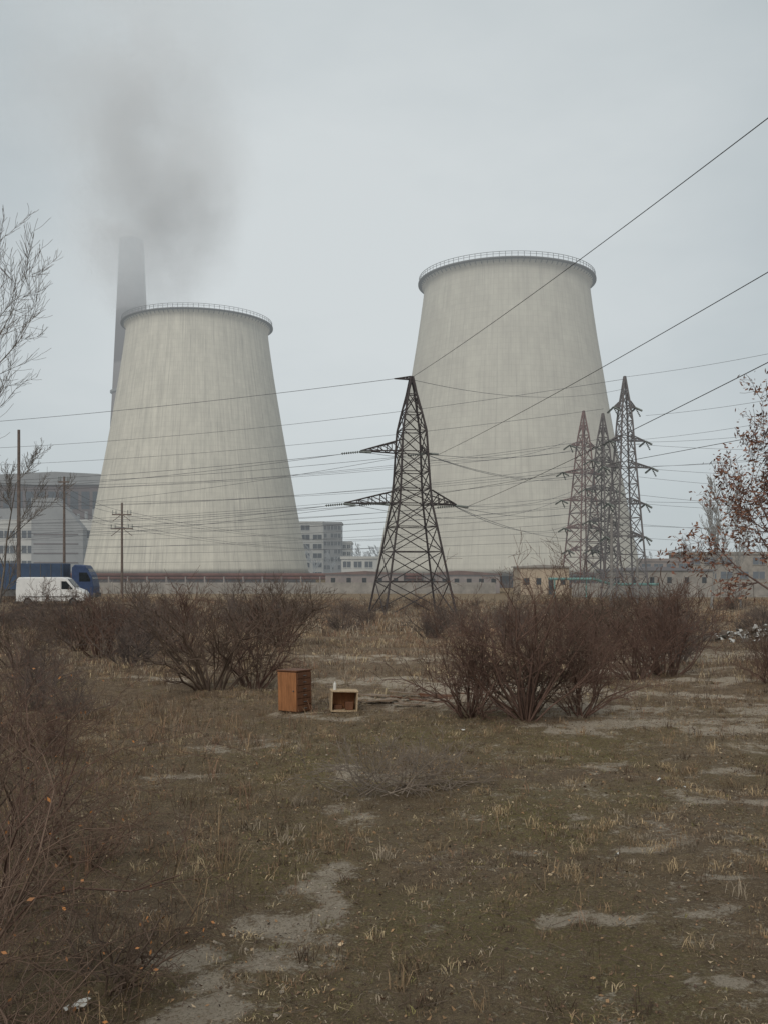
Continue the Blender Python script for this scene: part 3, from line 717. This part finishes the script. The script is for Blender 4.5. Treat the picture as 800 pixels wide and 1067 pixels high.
# power station on the left
e = empty('power_station')
B().bb(-190, -118, 455, 500, -2, 41).obj('turbine_hall', M_bdark, e)
B().prism([(-191, 41.01), (-117, 41.01), (-117, 44), (-130, 46), (-150, 47), (-191, 45)], 454, 501).obj('hall_roof', M_bgrey, e)
b = B()
for k in range(14): b.bb(-189+k*5.1, -185.4+k*5.1, 454.85, 455.5, 30, 38)
b.obj('hall_glazing', M_glass, e)
B().bb(-175, -118, 430, 454.8, -2, 24).obj('boiler_house', M_bwhite, e)
b = B()
for z in (3, 9.5, 16): b.bb(-174, -119, 429.8, 430.3, z, z+3.2)
b.obj('window_bands', M_glass, e)
b = B()
for z in (3, 9.5, 16):
    for k in range(22): b.bb(-174+k*2.5, -173.7+k*2.5, 429.7, 429.78, z, z+3.2)
b.obj('mullions', M_bwhite, e)
B().bb(-172, -150, 432, 450, 24.01, 29).obj('roof_plant', M_bgrey, e)
b = B()
for k in range(8): b.cyl((-145+k*3.4, 440, 24), (-145+k*3.4, 440, 27+(k % 3)), .7, k=10)
b.obj('roof_vents', M_bgrey, e)
B().prism([(-150, -2), (-150, 33), (-139, 33), (-128, 20), (-128, -2)], 424, 429.6).obj('coal_conveyor', M_bgrey, e)
b = B()
for k in range(5): b.bb(-149, -130, 423.8, 423.99, 1+k*4, 1.6+k*4)
b.obj('conveyor_bands', M_bdark, e)

def house(name, x0, x1, y0, y1, h, wall, roof, wins=4, pitch=1.0, zb=-1.9):
    e = empty(name); B().bb(x0, x1, y0, y1, zb, zb+h).obj('walls', wall, e)
    B().prism([(x0-.4, zb+h+.004), (x1+.4, zb+h+.004), (x1+.4, zb+h+.2), ((x0+x1)/2, zb+h+.2+pitch), (x0-.4, zb+h+.2)], y0-.4, y1+.4).obj('roof', roof, e)
    b = B(); bw = (x1-x0)/wins
    for k in range(wins):
        cx = x0+bw*(k+.5)
        b.bb(cx-.45, cx+.45, y0-.05, y0+.2, zb+(.1 if k == wins//2 else 1.9), zb+min(h-.7, 3.1))
    b.obj('windows_and_door', M_hglass, e); return e
house('beige_hut', 24.6, 33.4, 180, 190, 5.0, M_beige, M_conc, 4, .3)
house('storage_shed', 8, 22.0, 190, 204, 3.6, M_bmid, M_roofb, 6, .6)
house('storage_shed', -12, 4, 205, 213, 3.6, M_bmid, M_roofb, 5, .5)
house('storage_shed', 45, 66, 200, 212, 4.4, M_conc, M_bdark, 6, .6)
block('factory_building', 100, 175, 330, 350, 7.5, M_conc, 2, 14)
block('factory_building', 62, 92, 300, 315, 5.0, M_bmid, 2, 8)
block('factory_building', -14, 4, 330, 345, 6.0, M_bwhite, 2, 5)
# brown pipeline on trestles
e = empty('pipeline'); b = B(); b.cyl((-72, 213, 1.55), (8, 213, 1.55), .38); b.cyl((-72, 213, .85), (8, 213, .85), .3); b.obj('pipes', M_rust, e)
b = B()
for k in range(20): b.box((-71+k*4.1, 213, -.5), (.25, 1.2, 3.4))
b.obj('trestles', M_bmid, e)
m_teal = simple('teal_paint', (.14, .28, .26), haze=.06)
e = empty('gas_pipe'); b = B(); b.cyl((26, 158, 1.3), (33, 157, 1.3), .2); b.cyl((33, 157, 1.3), (36.5, 160, .4), .2); b.cyl((36.5, 160, .4), (44, 160, .4), .2)
for q in (27, 32): b.cyl((q, 157.9, -2), (q, 157.9, 1.3), .12)
b.obj('pipes', m_teal, e)
def wall(name, x0, x1, y, h, mat, w_=3.0):
    e = empty(name); b = B(); p = B(); n = int((x1-x0)/w_)
    for k in range(n):
        x = x0+w_*k; z = Hf(x+w_/2, y)
        b.bb(x+.14, x+w_-.14, y-.07, y+.07, z-.3, z+h); b.bb(x+.5, x+w_-.5, y-.12, y-.071, z+.35, z+h-.35)
        p.bb(x-.12, x+.12, y-.14, y+.14, z-.3, z+h+.12)
    b.obj('panels', mat, e); p.obj('posts', mat, e)
wall('concrete_wall', -75, 23, 200, 2.2, M_conc) if False else wall('concrete_wall', -75, 23, 187, 2.1, M_conc)
wall('concrete_wall', 31, 100, 164, 2.3, M_conc)

# ------------------------------------------------------------ vehicles
M_vwhite = simple('white_van_paint', (.70, .71, .71), rough=.35, haze=.02, var=.08); M_blue = simple('blue_truck_paint', (.03, .055, .13), rough=.45, haze=.02, var=.2)
M_tarp = simple('blue_tarpaulin', (.045, .075, .135), rough=.7, haze=.02, var=.25, scale=.8); M_vg = simple('vehicle_glass', (.02, .025, .03), rough=.15); M_rub = simple('tyre_rubber', (.025, .025, .025))
M_grey = simple('grey_plastic', (.12, .12, .12)); M_lamp = simple('lamp_lens', (.5, .45, .35), rough=.2)
def wheels(e, pts, r, w_):
    b = B(); h = B()
    for (x, y) in pts:
        b.cyl((x, y-w_/2, r), (x, y+w_/2, r), r, k=24); h.cyl((x, y-w_/2-.02, r), (x, y+w_/2+.02, r), r*.55, k=16)
    b.obj('tyres', M_rub, e, bevel=.03); h.obj('hubs', M_grey, e)
vx, vy = -29.4, 88.5; vz = Hf(vx, vy)
e = empty('white_van', (vx, vy, vz), R(4))
B().prism([(-2.9, .35), (-2.95, 1.2), (-2.88, 2.25), (-2.7, 2.5), (1.1, 2.5), (1.45, 2.38), (2.15, 1.55), (2.85, 1.28), (3.0, 1.0), (3.0, .4)], -1.0, 1.0).obj('body', M_vwhite, e, bevel=.09)
b = B(); b.prism([(1.0, 1.45), (1.0, 2.15), (1.42, 2.15), (1.95, 1.52), (1.95, 1.45)], -1.015, 1.015); b.obj('side_windows', M_vg, e)
B().prism([(1.50, 2.34), (1.54, 2.34), (2.12, 1.66), (2.10, 1.60)], -.82, .82).obj('windscreen', M_vg, e)
b = B()
b.bb(-2.4, 2.6, -1.025, -1.012, .75, .83)
for xx in (.95, -.55): b.bb(xx-.01, xx+.01, -1.012, -1.003, .5, 2.2)
b.bb(2.86, 3.1, -.95, .95, .32, .62); b.bb(-3.02, -2.9, -.95, .95, .32, .6)
b.obj('trim', M_grey, e)
B().bb(2.9, 3.02, -.9, -.6, .85, 1.05).bb(2.9, 3.02, .6, .9, .85, 1.05).obj('headlamps', M_lamp, e)
B().box((1.75, -1.13, 1.6), (.12, .2, .26)).box((1.75, 1.13, 1.6), (.12, .2, .26)).obj('mirrors', M_grey, e, bevel=.03)
wheels(e, [(-1.9, -.9), (2.0, -.9), (-1.9, .9), (2.0, .9)], .36, .24)
tx, ty = -35.0, 100.0; tz = Hf(tx, ty)
e = empty('blue_truck', (tx, ty, tz), R(1))
B().bb(-10.5, 3.2, -1.25, 1.25, 1.15, 3.75).obj('trailer_tarpaulin', M_tarp, e, bevel=.06)
b = B()
for k in range(14): b.bb(-10.3+k*1.02, -10.24+k*1.02, -1.285, -1.25, 1.2, 3.7)
b.obj('tarp_straps', M_grey, e)
B().prism([(4.0, .55), (4.0, 3.35), (4.3, 3.65), (5.3, 3.55), (5.9, 2.6), (6.15, 1.5), (6.15, .5)], -1.2, 1.2).obj('cab', M_blue, e, bevel=.09)
B().prism([(4.75, 1.95), (4.75, 2.85), (5.5, 2.85), (5.85, 2.2), (5.85, 1.95)], -1.22, 1.22).obj('cab_windows', M_vg, e)
B().prism([(5.50, 3.24), (5.56, 3.22), (6.03, 2.2), (5.98, 2.2)], -1.0, 1.0).obj('windscreen', M_vg, e)
B().bb(-10.4, 5.9, -.5, .5, .7, 1.1).bb(5.9, 6.3, -1.15, 1.15, .4, .8).bb(-6, 0, -1.2, -1.15, .5, 1.1).obj('chassis', M_grey, e)
wheels(e, [(x, s*1.0) for x in (-8.6, -7.3, -6.0, 2.2, 5.1) for s in (-1, 1)], .5, .32)

# ------------------------------------------------------------ discarded furniture
def wood(name, c, var=.35):
    return simple(name, c, rough=.6, var=var, scale=2.0, stretch=(9, 9, 1.2))
M_w1 = wood('orange_veneer', (.30, .135, .06)); M_w2 = wood('dark_veneer', (.14, .066, .037)); M_chip = simple('chipboard', (.46, .35, .23), scale=40, var=.3)
M_pl = simple('dirty_white_plastic', (.6, .6, .57), var=.2)
cx, cy = -1.88, 21.2; e = empty('wooden_cabinet', (cx, cy, Hf(cx, cy)-.02), R(-38))
e.rotation_euler[1] = R(-1.5)
B().bb(-.27, .27, -.225, .22, .05, .90).obj('carcass', M_w2, e, bevel=.006)
B().bb(-.29, .29, -.25, .235, .903, .93).obj('top_board', M_w2, e, bevel=.006)
B().bb(-.262, .262, -.245, -.228, .07, .885).obj('front_door', M_w1, e, bevel=.005)
b = B()
for k in range(6): b.bb(.273, .288, -.215, .21, .07+k*.137, .07+k*.137+.118)
b.obj('side_drawers', wood('mid_veneer', (.13, .062, .035)), e, bevel=.004)
b = B()
for k in range(6): b.bb(.289, .305, -.04, .04, .12+k*.137, .135+k*.137)
b.cyl((.2, -.25, .5), (.2, -.275, .5), .012); b.obj('handles', M_grey, e)
b = B()
for sx_ in (-.23, .23):
    for sy_ in (-.18, .18): b.cyl((sx_, sy_, -.03), (sx_, sy_, .05), .022)
b.obj('feet', M_w2, e)
cx, cy = -.86, 21.2; e = empty('open_drawer_box', (cx, cy, Hf(cx, cy)), R(8))
e.rotation_euler[1] = R(2)
b = B(); b.bb(-.28, .28, -.2, .2, 0, .025); b.bb(-.28, -.255, -.2, .2, .027, .415); b.bb(.255, .28, -.2, .2, .027, .415); b.bb(-.29, .29, -.21, .2, .417, .442)
b.obj('frame', M_chip, e, bevel=.003)
B().bb(-.254, .254, .17, .19, .027, .415).obj('back_panel', M_w1, e)
B().bb(.03, .2, -.1, .1, .028, .20).bb(-.2, -.02, 0, .15, .028, .12).obj('inner_shelf', M_w2, e, bevel=.01)
b = B(); b.cyl((-.2, -.02, .444), (-.2, -.02, .57), .035, .033); b.cyl((-.2, -.02, .571), (-.2, -.02, .60), .03, .012); b.cyl((-.2, -.02, .601), (-.2, -.02, .62), .014)
b.obj('plastic_bottle', M_pl, e)
b = B(); rr = random.Random(4)
for i in range(13):
    x = .3+rr.gauss(0, .45); y = 22.3+rr.gauss(0, .5); b.box((x, y, Hf(x, y)+.05+rr.random()*.05), (.3+rr.random()*.7, .1+rr.random()*.12, .02), rr.gauss(0, .6), rr.gauss(0, .15))
b.obj('broken_boards', wood('grey_board', (.22, .165, .12)))
b = B()
for i in range(6):
    x = .9+rr.gauss(0, .5); y = 22.8+rr.gauss(0, .5); b.box((x, y, Hf(x, y)+.06), (.4+rr.random()*.5, .12, .02), rr.gauss(0, .7), rr.gauss(0, .2))
b.obj('scattered_planks', M_w2)
def scraps(name, n, cx, cy, rx, ry, h, smin, smax, mat, seed):
    rr = random.Random(seed); V = []; F = []
    for i in range(n):
        a = rr.random()*6.28; q = rr.random()**.6; x = cx+math.cos(a)*q*rx; y = cy+math.sin(a)*q*ry
        z = Hf(x, y)+h*(1-q*q)*rr.random()+.03; s = smin+(smax-smin)*rr.random()**2; n0 = len(V)
        for k in range(5):
            t_ = k*1.2566+rr.random()*.5; V.append((x+math.cos(t_)*s*(.6+rr.random()*.6), y+math.sin(t_)*s*.7, z+rr.gauss(0, s*.45)))
        V.append((x, y, z+s*.5))
        for k in range(5): F.append((n0+k, n0+(k+1) % 5, n0+5))
    me = mesh_np(name, V, F, [mat]); return me
e = empty('rubbish_heap')
M_pl2 = simple('weathered_plastic', (.52, .52, .50), var=.3)
link(bpy.data.objects.new('white_scraps', scraps('ws', 420, 19.2, 46, 4.6, 4.5, .7, .05, .20, M_pl2, 1)), e)
link(bpy.data.objects.new('dark_scraps', scraps('ds', 620, 19.2, 46, 5, 5, .7, .05, .28, simple('dark_rubbish', (.14, .12, .10)), 2)), e)
link(bpy.data.objects.new('blue_scraps', scraps('bs', 26, 19.2, 45, 4, 4, .6, .04, .15, simple('blue_plastic', (.12, .2, .35)), 3)), e)
link(bpy.data.objects.new('crumpled_paper', scraps('cp', 12, -2.12, 6.85, .10, .05, .02, .02, .045, M_pl, 6)))
link(bpy.data.objects.new('litter', scraps('li', 14, 2.6, 16.5, 6, 8, .02, .015, .04, M_pl, 8)))
